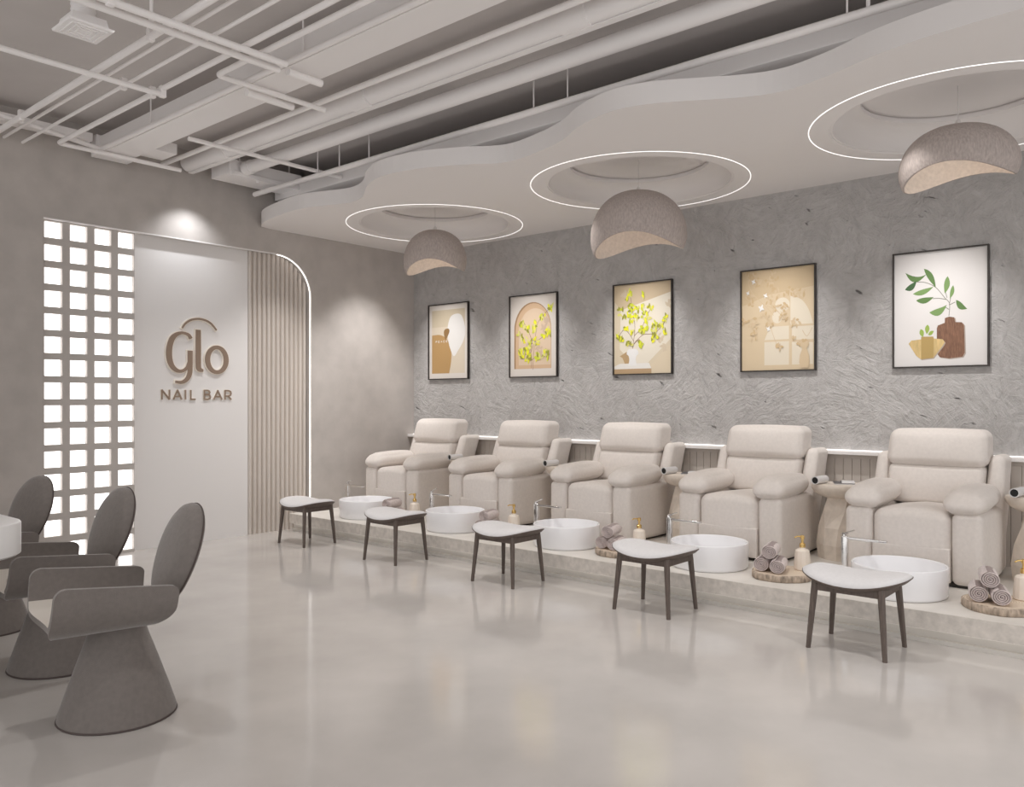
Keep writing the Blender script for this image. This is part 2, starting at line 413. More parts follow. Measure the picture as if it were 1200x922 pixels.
# ------------------------------------------------------------------ ceiling services
def pipe(path, r, label, cat='pipe', mt=None, hangers=(), clamps=(), group='white pipes under the ceiling', name='pipe', fil=.05, n=12):
    P = [Vector(path[0])]
    for i in range(1, len(path)-1):
        p, a, b = Vector(path[i]), Vector(path[i-1]), Vector(path[i+1])
        u, w = (a-p).normalized(), (b-p).normalized()
        for q in range(5):
            t = q/4; P.append((p+u*fil)*(1-t)**2+p*2*t*(1-t)+(p+w*fil)*t*t)
    P.append(Vector(path[-1]))
    o = MB().tube(P, r, n).build(name, mt or M_pipe, smooth=50); tag(o, label, cat, group)
    for h in hangers:
        MB().tube([(h[0], h[1], h[2]), (h[0], h[1], CZ)], h[3] if len(h) > 3 else .006, 6).build('hanger_rod', M_pipe, o)
        if len(h) > 3: MB().lathe([(h[3]*1.7, h[2]-.02), (h[3]*1.7, h[2]+.05), (h[3], h[2]+.075)], 10, c=(h[0], h[1])).build('hanger_clamp', M_pipe, o)
    for c in clamps:
        MB().box((c[0]-.022, c[1]-.022, c[2]-.03), (c[0]+.022, c[1]+.022, c[2]+.055)).build('pipe_clamp', M_pipe, o, bevel=.006)
    return o
YN = -2.5
# main rectangular duct
d = thing('air_duct', (3.45, 5, 3.83), 'large white rectangular air duct running to the sign wall', 'duct')
MB().box((-.14, YN-5, 0), (.14, 3.02, .165)).build('duct_body', M_duct, d, smooth=0, bevel=.004)
MB().box((-.17, 2.98, -.012), (.17, 3.10, .18)).build('duct_collar', M_duct, d, smooth=0, bevel=.004)
MB().box((.14, 2.55, .03), (.40, 2.85, .13)).build('duct_branch', M_duct, d, smooth=0, bevel=.004)
pipe([(3.284, YN, 3.847), (3.284, 7.88, 3.847), (2.4, 7.88, 3.955), (-1.5, 7.88, 3.955)], .022, 'white pipe along the lower left edge of the rectangular duct', hangers=((3.284, 4.7, 3.85), (3.284, 6.9, 3.85)))
pipe([(3.02, YN, 3.80), (3.02, 5.35, 3.80), (3.94, 5.35, 3.80)], .020, 'white pipe that turns a rounded corner across the rectangular duct')
pipe([(2.89, YN, 3.80), (2.89, 7.83, 3.80), (4.03, 7.83, 3.80)], .020, 'long white pipe that turns along the sign wall under the duct end', clamps=((2.89, 6.05, 3.80),))
pipe([(2.45, YN, 3.82), (2.45, 8.12, 3.82)], .024, 'thick white pipe with clamps in the upper left', clamps=((2.45, 5.15, 3.82), (2.45, 7.4, 3.82)))
pipe([(2.55, YN, 3.83), (2.55, 8.12, 3.83)], .013, 'thin white conduit close beside the thick clamped pipe')
pipe([(2.70, YN, 3.82), (2.70, 8.12, 3.82)], .013, 'thin white conduit standing apart from the thick clamped pipe', clamps=((2.70, 6.1, 3.82),))
pipe([(1.50, YN, 3.85), (1.50, 5.9, 3.85)], .016, 'thin white pipe in the top left corner of the ceiling')
pipe([(-1.5, 5.888, 3.756), (2.895, 5.888, 3.756)], .020, 'white cross pipe at the left nearest the sign wall', clamps=((2.89, 5.888, 3.765),))
pipe([(-.5, 4.727, 3.755), (3.17, 4.727, 3.755)], .022, 'upper of the paired white cross pipes beside the air diffuser', clamps=((2.02, 4.727, 3.755),))
pipe([(-.5, 4.845, 3.755), (3.19, 4.845, 3.755)], .022, 'lower of the paired white cross pipes beside the air diffuser', hangers=((2.31, 4.845, 3.765, .010),))
pipe([(3.30, 4.90, 3.79), (3.58, 4.90, 3.79)], .026, 'short white pipe stub under the duct, nearer stub', fil=.01)
pipe([(3.32, 5.46, 3.79), (3.72, 5.46, 3.79)], .028, 'short white pipe stub under the duct, nearer the sign wall', fil=.01)
pipe([(3.61, 6.874, 3.816), (5.27, 6.874, 3.816)], .020, 'white cross pipe below the two round ducts')
pipe([(3.98, YN, 3.90), (3.98, 8.12, 3.90)], .022, 'white pipe between the rectangular duct and the flanged round duct')
pe = pipe([(4.96, YN, 3.765), (4.96, 8.0, 3.765)], .027, 'white pipe hung on rods beside the wavy soffit',
     hangers=((4.96, 6.85, 3.77), (4.96, 6.5, 3.77), (4.96, 6.05, 3.77), (4.96, 4.05, 3.77), (4.96, 3.72, 3.77), (4.96, 1.66, 3.77), (4.96, 1.42, 3.77)))
MB().tube([(4.96, 1.54, 3.77), (4.96, 1.54, CZ)], .012, 8).build('hanger_rod', M_pipe, pe)
# round ducts
d = thing('round_duct', (4.25, 5, 3.965), 'white round duct with flanges, left of the two', 'duct', 'round ducts under the ceiling')
prof = []; y = YN-5; g = MB()
Ty = Matrix(((1,0,0,0),(0,0,1,0),(0,1,0,0),(0,0,0,1)))
g.lathe([(.085, YN-5), (.085, 3.1)], 28, T=Ty); g.build('duct_body', M_duct, d, smooth=40)
for yy in (-4.2, -2.0, .15, 2.3):
    MB().lathe([(.094, yy), (.094, yy+.22)], 28, T=Ty).build('duct_flange', M_duct, d, smooth=40)
MB().box((.0, YN-5, -.098), (.055, 3.1, -.088)).build('duct_rail', M_duct, d, smooth=0)
d = thing('round_duct', (4.62, 5, 3.905), 'white round duct joining the ceiling unit, right of the two', 'duct', 'round ducts under the ceiling')
MB().lathe([(.062, YN-5), (.062, 2.62)], 28, T=Ty).build('duct_body', M_duct, d, smooth=40)
MB().lathe([(.07, 2.5), (.07, 2.61)], 28, T=Ty).build('duct_flange', M_duct, d, smooth=40)
d = thing('ceiling_unit', (4.9, 7.82, 3.83), 'white box-shaped air unit under the ceiling in front of the sign wall', 'air unit')
MB().box((-.45, -.18, 0), (.42, .18, .15)).build('casing', M_duct, d, smooth=0, bevel=.006)
MB().box((-.44, -.20, -.018), (.43, -.165, .03)).build('lower_lip', M_duct, d, smooth=0, bevel=.004)
for sx in (-.3, .3): MB().tube([(sx, -.12, .15), (sx, -.12, .29)], .006, 6).build('hanger_rod', M_pipe, d)
MB().tube([(-.12, -.17, -.035), (-.12, -.17, 0)], .018, 8).build('drain', M_duct, d)
# bulkhead duct behind the soffit
tag(MB().box((5.28, YN, 3.77), (7.40, 8.1, 3.925)).build('bulkhead_duct', M_duct, smooth=0, bevel=.004), 'wide flat white duct above the wavy soffit', 'duct')
# tray near sign wall
tr = thing('cable_tray', (1, 8.02, 3.93), 'white cable tray along the top of the sign wall at left', 'cable tray')
MB().box((-2.5, -.06, 0), (2.24, .06, .012)).build('tray_base', M_pipe, tr, smooth=0)
for yy in (-.06, .05): MB().box((-2.5, yy, .012), (2.24, yy+.01, .07)).build('tray_side', M_pipe, tr, smooth=0)
MB().tube([(-2.5, 0, .045), (2.24, 0, .045)], .026, 10).build('cable_bundle', M_pipe, tr)
# diffuser with flexible neck
d = thing('air_diffuser', (2.03, 5.12, 3.70), 'square white air diffuser on a curved flexible neck, upper left', 'air vent')
g = MB(); g.rings([[(-q, -q, z), (q, -q, z), (q, q, z), (-q, q, z)] for q, z in ((.125, 0), (.13, .012), (.105, .02), (.095, .07))]); g.build('diffuser_box', M_duct, d, smooth=0)
for q in (.10, .07, .04):
    g = MB(); g.rings([[(-q, -q, z), (q, -q, z), (q, q, z), (-q, q, z)] for q, z in ((q, -.006), (q-.008, -.006), (q-.008, 0), (q, 0), (q, -.006))], cap0=False, cap1=False); g.build('louvre', M_duct, d, smooth=0)
P = [(0, 0, .06), (0, .0, .14), (-.03, -.05, .22), (-.10, -.16, .30), (-.2, -.32, .34), (-.32, -.52, .355)]
P = catmull(P, 6); MB().tube(P, [.066+.004*(i % 2) for i in range(len(P))], 16).build('flexible_neck', M_duct, d, smooth=60)

# ------------------------------------------------------------------ sign
sg = thing('wall_sign', (4.43, PY, 1.95), 'raised bronze wall sign lettered glo nail bar with an arc above', 'sign')
def ribbon(P, W, name, caps=True, depth=.024, n=5):
    Q = catmull([(p[0], p[1], w) for p, w in zip(P, W)], n)
    def outline(extra):
        L, Rr = [], []
        for i, q in enumerate(Q):
            a = Q[max(0, i-1)]; b = Q[min(len(Q)-1, i+1)]; dx, dz = b[0]-a[0], b[1]-a[1]; l = hypot(dx, dz)
            nx, nz = -dz/l, dx/l; w = q[2]/2+extra
            ex = (-extra if i == 0 else extra if i == len(Q)-1 else 0)
            L.append((q[0]+nx*w+dx/l*ex, q[1]+nz*w+dz/l*ex)); Rr.append((q[0]-nx*w+dx/l*ex, q[1]-nz*w+dz/l*ex))
        return L, Rr
    def solid(extra, ya, yb, nm, m, par):
        yb = ya+(yb-ya); L, Rr = outline(extra); g = MB(); R = []
        for a, b in zip(L, Rr):
            R.append([(a[0]-4.43, ya, a[1]-1.95), (b[0]-4.43, ya, b[1]-1.95), (b[0]-4.43, yb, b[1]-1.95), (a[0]-4.43, yb, a[1]-1.95)])
        return g.rings(R).build(nm, m, par, smooth=30)
    o = solid(0, -depth-.008, -depth, name, M_brown, sg)
    solid(.009, -depth, -.001, 'letter_edge', M_halo, o)
m_ = .00131
G1 = [(4.343, 2.160), (4.324, 2.193), (4.291, 2.21), (4.244, 2.216), (4.192, 2.2), (4.143, 2.157), (4.115, 2.086), (4.105, 2.01), (4.112, 1.929), (4.137, 1.867), (4.178, 1.827), (4.224, 1.813), (4.271, 1.827), (4.304, 1.86), (4.322, 1.905)]
ribbon(G1, [q*m_ for q in (30, 26, 22, 22, 30, 42, 46, 48, 46, 40, 32, 25, 24, 26, 30)], 'letter_g_bowl')
ribbon([(4.334, 2.034), (4.334, 1.944), (4.334, 1.867), (4.331, 1.803), (4.313, 1.752), (4.277, 1.713), (4.231, 1.697), (4.172, 1.704)], [q*m_ for q in (42, 42, 41, 40, 36, 30, 24, 18)], 'letter_g_stem', depth=.0252)
ribbon([(4.426, 2.26), (4.426, 2.076), (4.426, 1.909), (4.430, 1.857), (4.450, 1.834), (4.483, 1.827)], [q*m_ for q in (42, 46, 46, 44, 34, 20)], 'letter_l')
oc = (4.641, 1.949)
def oring(e, ya, yb, nm, m, par):
    ro = (.138+e, .155+e); ri = (.080-e, .115-e); n = 48; R = []
    for (r, y) in ((ro, yb), (ro, ya), (ri, ya), (ri, yb), (ro, yb)):
        R.append([(oc[0]-4.43+r[0]*cos(2*pi*i/n), y, oc[1]-1.95+r[1]*sin(2*pi*i/n)) for i in range(n)])
    return MB().rings(R, cap0=False, cap1=False).build(nm, m, par, smooth=30)
oo = oring(0, -.032, -.024, 'letter_o', M_brown, sg); oring(.009, -.024, -.001, 'letter_edge', M_halo, oo)
ribbon([(4.247, 2.267), (4.284, 2.318), (4.344, 2.358), (4.426, 2.376), (4.508, 2.366), (4.578, 2.331), (4.637, 2.268)], [q*m_ for q in (13, 15, 16, 16, 16, 15, 12)], 'arc_stroke')
# NAIL BAR capitals from straight and curved strokes
def cap(name, x0, x1, strokes, z0=1.520, z1=1.616, w=.0165):
    o = None
    def st(pts, e, ya, yb, g):
        Q = [(x0+(x1-x0)*a, z0+(z1-z0)*b) for a, b in pts]; R = []
        for i, q in enumerate(Q):
            d0 = Vector(q)-Vector(Q[i-1]) if i else Vector(Q[1])-Vector(q)
            d1 = Vector(Q[i+1])-Vector(q) if i < len(Q)-1 else d0
            d0.normalize(); d1.normalize(); n_ = Vector((-d0.y-d1.y, d0.x+d1.x)).normalized()
            k = 1/max(.5, n_.dot(Vector((-d0.y, d0.x)))); n_ = n_*(w/2+e)*k
            c = Vector(q)+(-d0*(e+.003) if i == 0 else d1*(e+.003) if i == len(Q)-1 else Vector((0, 0)))
            a, b = c+n_, c-n_
            R.append([(a.x-4.43, ya, a.y-1.95), (b.x-4.43, ya, b.y-1.95), (b.x-4.43, yb, b.y-1.95), (a.x-4.43, yb, a.y-1.95)])
        g.rings(R)
    g = MB(); [st(s, 0, -.018-.0006*k, -.012, g) for k, s in enumerate(strokes)]; o = g.build(name, M_brown, sg, smooth=0)
    g = MB(); [st(s, .003, -.012, -.001, g) for s in strokes]; g.build('letter_edge', M_halo, o, smooth=0)
Ns = [[(0, 0), (0, 1)], [(0, 1), (1, 0)], [(1, 0), (1, 1)]]; As = [[(0, 0), (.5, 1)], [(.5, 1), (1, 0)], [(.2, .3), (.8, .3)]]
bowl = lambda za, zb, x1: [(0, zb), (.55, zb), (x1-.1, zb-.08*(zb-za)/.5), (x1, (za+zb)/2), (x1-.1, za+.08*(zb-za)/.5), (.55, za), (0, za)]
Bs = [[(0, 0), (0, 1)], bowl(.53, 1, .92), bowl(0, .53, 1.02)]; Rs = [[(0, 0), (0, 1)], bowl(.38, 1, 1.0), [(.5, .38), (1, 0)]]
cap('letter_n', 4.036, 4.116, Ns); cap('letter_a', 4.160, 4.248, As); cap('letter_i', 4.290, 4.292, [[(0, 0), (0, 1)]]); cap('letter_l', 4.349, 4.400, [[(0, 1), (0, 0)], [(0, 0), (1, 0)]])
cap('letter_b', 4.502, 4.570, Bs); cap('letter_a', 4.612, 4.706, As); cap('letter_r', 4.744, 4.816, Rs)

# ------------------------------------------------------------------ framed prints
FW, FH = .725, .975; FZ = 2.267
def pm(name, col): return mat('print_'+name, tuple(c*.80 for c in col), .55)
def leaf(cx, cy, L, W, a, n=5, curve=0):
    up = []; dn = []
    for i in range(n+1):
        t = i/n; w = W*sin(pi*t**.85); x = (t-.5)*L; y = curve*(t-.5)**2*L
        up.append((x, y+w/2)); dn.append((x, y-w/2))
    pts = up+dn[-2:0:-1]; ca, sa = cos(a), sin(a)
    return [(cx+x*ca-y*sa, cy+x*sa+y*ca) for x, y in pts]
def ell(cx, cy, rx, ry, n=28): return [(cx+rx*cos(2*pi*i/n), cy+ry*sin(2*pi*i/n)) for i in range(n)]
def line(P, w):
    L, R = [], []
    for i, p in enumerate(P):
        a, b = P[max(0, i-1)], P[min(len(P)-1, i+1)]; dx, dy = b[0]-a[0], b[1]-a[1]; l = hypot(dx, dy) or 1
        L.append((p[0]-dy/l*w/2, p[1]+dx/l*w/2)); R.append((p[0]+dy/l*w/2, p[1]-dx/l*w/2))
    return L+R[::-1]
def framed(y, label, art):
    f = thing('framed_print', (WX, y, FZ), label, 'picture', 'framed prints on the plaster wall')
    g = MB(); w, h, t, dpt = FW/2, FH/2, .012, .034
    R = []
    for (a, x) in ((0, -.001), (0, -dpt), (t, -dpt), (t, -.012), (0, -.001)):
        R.append([(x, -(w-a), -(h-a)), (x, (w-a), -(h-a)), (x, (w-a), (h-a)), (x, -(w-a), (h-a))])
    g.rings(R, cap0=False, cap1=False); g.build('frame', M_frame, f, smooth=0)
    g = MB(); g.box((-.016, -(w-t), -(h-t)), (-.004, w-t, h-t), art[0])
    # art items: (material, polygon in u 0..1 right, v 0..1 down)
    k = 0
    for m, P in art[1]:
        k += 1; x = -.0162-.00003*k
        g.add([(x, (w-t)*(1-2*u), (h-t)*(1-2*v)) for u, v in P], [tuple(range(len(P)))], m)
    g.build('print', None, f, smooth=0, fix=False)
    return f
rnd = random.Random(4)
AR = FH/FW
def uv(P): return P
# 1: abstract shapes
cream, matw = pm('cream', (.72, .62, .46)), pm('mat_white', (.86, .80, .74))
a1 = [(cream, [(.07, .07), (.92, .07), (.92, .93), (.07, .93)]), (pm('cream_light', (.80, .70, .56)), [(.07, .30), (.92, .30), (.92, .93), (.07, .93)]),
      (pm('tan', (.55, .34, .14)), [(.07, .405)]+catmull([(.07, .405), (.28, .405), (.44, .455), (.54, .55), (.58, .67), (.565, .80), (.52, .93)], 5)[1:]+[(.07, .93)]),
      (pm('blob_white', (.93, .91, .88)), catmull([(.70, .135), (.56, .17), (.49, .28), (.48, .40), (.52, .55), (.60, .67), (.66, .70), (.76, .62), (.87, .52), (.92, .42), (.91, .28), (.83, .16)], 5, True)),
      (pm('umber', (.33, .19, .07)), catmull([(.46, .325), (.395, .345), (.385, .40), (.42, .47), (.44, .475), (.50, .41), (.53, .36), (.51, .33)], 4, True))]
tx = .17
STR = {'P': [[(0, 1), (0, 0), (.8, 0), (.8, .5), (0, .5)]], 'E': [[(.8, 0), (0, 0), (0, 1), (.8, 1)], [(0, .5), (.6, .5)]], 'A': [[(0, 1), (.4, 0), (.8, 1)], [(.15, .65), (.65, .65)]], 'C': [[(.8, 0), (0, 0), (0, 1), (.8, 1)]]}
for ch in 'PEACE':
    for s in STR[ch]:
        for p, q in zip(s[:-1], s[1:]):
            a1.append((pm('blob_white', (.93, .91, .88)), line([(tx+p[0]*.04, .497-.011+p[1]*.022), (tx+q[0]*.04, .497-.011+q[1]*.022)], .006)))
    tx += .068
framed(FY[0], 'framed print of brown and white rounded shapes, nearest the corner', (matw, a1))
# leaf clusters
yel = [pm('leaf_yellow', (.92, .90, .03)), pm('leaf_lime', (.68, .74, .05)), pm('leaf_pale', (.82, .78, .25)), pm('leaf_olive', (.36, .36, .05))]
shd = pm('leaf_shadow', (.66, .50, .38)); twig = pm('twig', (.34, .22, .16))
def cluster(cx, cy, r, n, mats, L=.080, W=.031):
    out = []
    for i in range(n):
        a = rnd.uniform(0, 2*pi); q = r*sqrt(rnd.random())
        out.append((rnd.choice(mats), leaf(cx+q*cos(a), cy+q*sin(a)/AR, L*rnd.uniform(.7, 1.2), W*rnd.uniform(.8, 1.3), rnd.uniform(0, 2*pi))))
    return out
# 2: arch
tanbg = pm('arch_tan', (.72, .50, .32)); a2 = []
archp = [(.085, .905), (.085, .42)]+[(.485-.40*cos(a), .42-.335*sin(a)) for a in [pi*i/20 for i in range(1, 20)]]+[(.885, .42), (.885, .905)]
a2.append((pm('arch_edge', (.40, .25, .13)), archp))
a2.append((tanbg, [(.485+(u-.485)*.955+.014, .905+(v-.905)*.982) for u, v in archp]))
a2.append((pm('arch_glow', (.80, .62, .45)), [(.50+(u-.485)*.86+.03, .86+(v-.905)*.85) for u, v in archp]))
br = [[(.46, .90), (.45, .70), (.46, .55), (.38, .42), (.27, .30)], [(.46, .70), (.55, .50), (.60, .35), (.72, .26), (.88, .16)], [(.46, .80), (.60, .76), (.80, .76)], [(.45, .75), (.30, .72), (.18, .72)], [(.46, .60), (.66, .54), (.82, .47)], [(.5, .92), (.50, .80), (.53, .6)]]
for b in br: a2.append((twig, line(catmull(b, 4), .008)))
for c in ((.42, .62, .09), (.62, .70, .09), (.72, .42, .06), (.78, .34, .05)): a2 += cluster(c[0], c[1], c[2], 9, [shd])
for c in ((.26, .34, .05, 9), (.36, .41, .06, 8), (.30, .53, .07, 9), (.53, .41, .06, 9), (.55, .33, .04, 5), (.70, .27, .06, 9), (.86, .16, .06, 9), (.83, .46, .07, 10), (.72, .51, .04, 5), (.58, .57, .07, 8), (.44, .58, .05, 6),
          (.26, .66, .07, 10), (.38, .67, .07, 12), (.22, .73, .07, 9), (.38, .75, .09, 14), (.60, .76, .07, 10), (.78, .74, .08, 14), (.18, .47, .03, 4)):
    a2 += cluster(c[0], c[1], c[2], c[3], yel)
framed(FY[1], 'framed print of yellow leafy branches inside a tan arch', (pm('mat_beige', (.80, .74, .68)), a2))
# 3: vase of yellow branches
a3 = [(pm('wall_tan', (.70, .56, .38)), [(0, 0), (1, 0), (1, .24), (.35, .46), (0, .18)]), (pm('wall_sun', (.88, .81, .68)), [(.12, .28), (1, .12), (1, .62), (.45, .98), (.1, .72)]),
      (pm('wall_sand', (.80, .68, .50)), [(.52, 1), (1, .66), (1, 1)]), (pm('vase_shadow', (.55, .38, .20)), [(.10, .80), (.27, .735), (.27, .90), (.2, .9), (.15, .82)]),
      (pm('shelf_top', (.90, .87, .82)), [(0, .945), (.0, .915), (.10, .885), (.62, .885), (.66, .945)]), (pm('shelf_front', (.55, .38, .22)), [(0, .945), (.66, .945), (.66, 1), (0, 1)])]
vs_ = [(.33, .72), (.40, .725), (.43, .75), (.435, .78), (.40, .80), (.385, .84), (.405, .91)]
a3.append((pm('vase_white', (.93, .92, .90)), vs_+[(.66-u, v) for u, v in reversed(vs_)]))
for b in [[(.33, .72), (.36, .58), (.37, .45), (.32, .25), (.28, .08)], [(.35, .64), (.28, .56), (.18, .50), (.08, .58)], [(.36, .58), (.50, .48), (.58, .36), (.66, .28)], [(.36, .66), (.52, .57), (.72, .56), (.92, .42)], [(.34, .68), (.45, .62), (.47, .70)]]:
    a3.append((twig, line(catmull(b, 4), .008)))
for c in ((.18, .12, .06), (.80, .62, .06), (.85, .72, .05), (.95, .25, .04)): a3 += cluster(c[0], c[1], c[2], 6, [pm('leaf_faint', (.74, .62, .46))])
for c in ((.28, .09, .05, 7), (.27, .16, .05, 7), (.30, .25, .05, 9), (.12, .30, .06, 9), (.28, .32, .06, 9), (.40, .28, .05, 8), (.50, .26, .04, 6), (.64, .28, .05, 7), (.17, .36, .04, 5), (.30, .39, .05, 7), (.40, .37, .05, 7), (.55, .36, .06, 9), (.60, .41, .05, 7),
          (.20, .49, .05, 7), (.07, .58, .05, 7), (.13, .62, .04, 6), (.32, .54, .04, 5), (.47, .51, .05, 7), (.55, .52, .06, 9), (.73, .47, .05, 7), (.82, .47, .05, 8), (.90, .41, .05, 6), (.70, .55, .06, 9), (.72, .62, .05, 6), (.90, .55, .04, 4), (.28, .66, .06, 9), (.47, .67, .05, 8), (.52, .13, .03, 3)):
    a3 += cluster(c[0], c[1], c[2], c[3], yel, .066, .028)
framed(FY[2], 'framed print of yellow branches in a white vase', (pm('paper_sand', (.78, .67, .50)), a3))
# 4: tan leaf shadows
sun = pm('window_glow', (.85, .76, .61)); ltan = pm('leaf_tan', (.68, .50, .29)); ltan2 = pm('leaf_tan_light', (.74, .58, .38))
a4 = [(pm('paper_peach', (.77, .62, .42)), [(0, .35), (.4, .25), (1, .2), (1, 1), (0, 1)]), (sun, [(.32, .72), (.66, .72), (.66, .95), (.32, .95)]), (sun, [(.70, .73), (.98, .74), (.98, .95), (.70, .95)]), (sun, [(.45, .57), (.66, .57), (.66, .70), (.32, .70), (.38, .6)]), (sun, [(.70, .58), (.99, .58), (.99, .71), (.70, .71)]),
      (sun, [(.68, .28)]+catmull([(.68, .28), (.82, .32), (.92, .42), (.98, .56)], 4)[1:]+[(.68, .56)]), (sun, ell(.57, .36, .10, .07)), (sun, ell(.50, .48, .07, .06))]
for b in [[(.06, .02), (.12, .18), (.22, .28), (.36, .38), (.45, .46)], [(.36, .36), (.50, .42), (.62, .52)], [(.40, .46), (.42, .60), (.50, .76)], [(.84, .62), (.90, .68), (.97, .60)], [(.15, .55), (.17, .66), (.10, .71)]]:
    a4.append((ltan2, line(catmull(b, 4), .007)))
for c in ((.18, .08, .09, 12), (.10, .04, .05, 6), (.24, .13, .06, 7), (.38, .13, .07, 8), (.46, .12, .06, 6), (.45, .03, .04, 5), (.10, .27, .07, 7), (.13, .33, .05, 5), (.48, .24, .07, 7), (.66, .24, .08, 9), (.75, .26, .06, 7), (.84, .27, .06, 7), (.40, .31, .06, 6), (.47, .38, .05, 6), (.58, .38, .06, 7), (.33, .46, .06, 8), (.16, .53, .08, 10), (.40, .55, .05, 8), (.60, .50, .07, 6), (.76, .55, .06, 9), (.17, .65, .06, 8), (.52, .77, .05, 7), (.06, .5, .05, 5), (.72, .68, .03, 3)):
    a4 += cluster(c[0], c[1], c[2], c[3], [ltan, ltan2], .06, .026)
vp = [(.86, .72), (.92, .72), (.93, .76), (.90, .80), (.93, .86), (.94, .93), (.92, .985)]
a4 += [(ltan2, vp+[(1.74-u, v) for u, v in reversed(vp)])]
a4 += cluster(.85, .74, .07, 10, [ltan, ltan2], .06, .026)
wht = pm('moth_white', (.95, .93, .90))
for c, s in (((.34, .26), .7), ((.28, .38), 1.0), ((.38, .59), .7), ((.17, .11), .7), ((.09, .22), .6)):
    for a in (.5, 2.0, 3.6, 5.2): a4.append((wht, leaf(c[0]+.022*s*cos(a), c[1]+.018*s*sin(a), .05*s, .025*s, a)))
framed(FY[3], 'framed print of tan leaf shadows on a peach wall', (pm('paper_tan', (.70, .54, .34)), a4))
# 5: green sprig in brown vase
grn = [pm('sprig_green', (.13, .24, .07)), pm('sprig_light', (.22, .36, .12)), pm('sprig_dark', (.06, .14, .05))]
stem = pm('stem_grey', (.30, .30, .25)); a5 = []
def px5(x, y): return ((x-42)/(685-42), (y-(110-(x-42)*.105))/(868-110+(x-42)*.1045))
for b in [[(428, 525), (432, 440), (400, 400), (340, 330), (270, 295), (205, 290)], [(410, 412), (360, 403), (315, 405)], [(415, 400), (405, 360)], [(430, 450), (470, 430)], [(428, 480), (400, 462)], [(430, 450), (440, 400)]]:
    a5.append((stem, line(catmull([px5(*p) for p in b], 4), .007)))
for (x0_, y0_, x1_, y1_, w, cv, ci) in ((118, 268, 268, 278, .052, -.9, 0), (262, 192, 345, 325, .058, .25, 0), (125, 355, 210, 292, .055, -.5, 2), (178, 383, 325, 333, .048, -.25, 1), (200, 428, 325, 405, .052, -.3, 0), (298, 522, 420, 470, .062, -.6, 1), (424, 252, 404, 372, .062, .2, 1), (461, 315, 438, 408, .042, .2, 1), (470, 428, 545, 490, .055, -.5, 0)):
    p, q = px5(x0_, y0_), px5(x1_, y1_)
    a5.append((grn[ci], leaf((p[0]+q[0])/2, (p[1]+q[1])/2, hypot(q[0]-p[0], q[1]-p[1]), w, atan2(q[1]-p[1], q[0]-p[0]), 8, cv if ci != 9 else 0)))
bv = [(400, 540), (430, 530), (465, 535), (470, 568), (515, 570), (530, 590), (535, 780), (520, 808), (430, 818), (365, 808), (345, 780), (345, 610), (352, 590), (400, 572)]
vsh = pm('vase_edge', (.50, .42, .36))
a5.append((vsh, [px5(x+8, y+6) for x, y in bv])); a5.append((mat('print_vase_brown', (.20, .10, .06), .55, .35, 30, stretch=(1, 6, .8)), [px5(*p) for p in bv]))
bw = [(145, 712), (165, 690), (240, 682), (320, 678), (385, 685), (400, 705), (385, 730), (320, 812), (235, 820), (200, 795)]
a5.append((vsh, [px5(x+6, y+6) for x, y in bw])); a5.append((mat('print_bowl_wood', (.60, .44, .20), .55, .2, 40, stretch=(1, 1, .2)), [px5(*p) for p in bw]))
a5.append((pm('bowl_strip', (.52, .36, .13)), [px5(*p) for p in ((235, 665), (320, 665), (325, 680), (320, 812), (235, 820))]))
lf = [pm('sprout', (.36, .50, .10))]
for (x, y, L, W, a) in ((240, 640, .075, .05, 1.2), (278, 615, .085, .05, 1.7), (305, 640, .07, .035, -.5)): p = px5(x, y); a5.append((lf[0], leaf(p[0], p[1], L, W, a)))
framed(FY[4], 'framed print of a green sprig in a brown vase beside a yellow bowl', (pm('paper_white', (.86, .83, .81)), a5))

# ------------------------------------------------------------------ pendant lamps
def pendant(c, rx, ry, zt, H, rot, wave, label, tilt=0):
    p = thing('pendant_lamp', (c[0], c[1], zt), label, 'lamp', 'woven dome pendants', rot)
    n, k = 56, 18
    def pt(i, j, e):
        a = 2*pi*i/n; v = j/k
        drop = H*(1+wave*cos(2*(a+radians(16)))-.04*cos(a))
        th = v*radians(109)
        r = sin(th)**.82 if th < pi/2 else 1-(1-sin(th))*1.3
        z = -(1-cos(th))/(1-cos(radians(109)))*drop
        return ((rx-e)*r*cos(a), (ry-e)*r*sin(a), z-(e if v < .5 else e*(1-v)*2)*(1 if v < .5 else 1))
    g = MB(); out = [[pt(i, j, 0) for i in range(n)] for j in range(1, k+1)]; inn = [[pt(i, j, .014) for i in range(n)] for j in range(1, k+1)]
    g.rings(out, M_lamp, cap0=True, cap1=False); g.rings([out[-1], inn[-1]], M_lamp, cap0=False, cap1=False)
    sh = g.build('lamp_shade', None, p, smooth=60)
    g = MB(); g.rings(inn, M_lampin, cap0=True, cap1=False); g.build('shade_lining', None, p, smooth=60, fix=False)
    MB().lathe([(.018, -.002), (.018, .03), (.008, .045)], 14).build('cord_grip', M_cord, p)
    MB().tube([(0, 0, .04), (0, 0, SZ+.222-zt)], .0035, 6).build('cord', M_cord, p)
    MB().lathe([(.003, -.165), (.024, -.155), (.034, -.13), (.026, -.10), (.014, -.08), (.012, -.03)], 16).build('bulb', M_bulb, p)
    l = bpy.data.lights.new('pendant_bulb', 'POINT'); l.energy = .38; l.color = (1, .93, .86); l.shadow_soft_size = .035
    o = bpy.data.objects.new('pendant_bulb', l); C.objects.link(o); o.location = (c[0], c[1], zt-.21)
pendant(RC[0], .35, .33, 3.395, .415, radians(-44), .14, 'woven taupe dome pendant farthest away, near the corner')
pendant(RC[1], .43, .40, 3.385, .485, radians(-58), .14, 'woven taupe dome pendant in the middle of the three')
pendant(RC[2], .375, .29, 3.40, .345, radians(-78), .15, 'woven taupe dome pendant nearest, at the right edge')

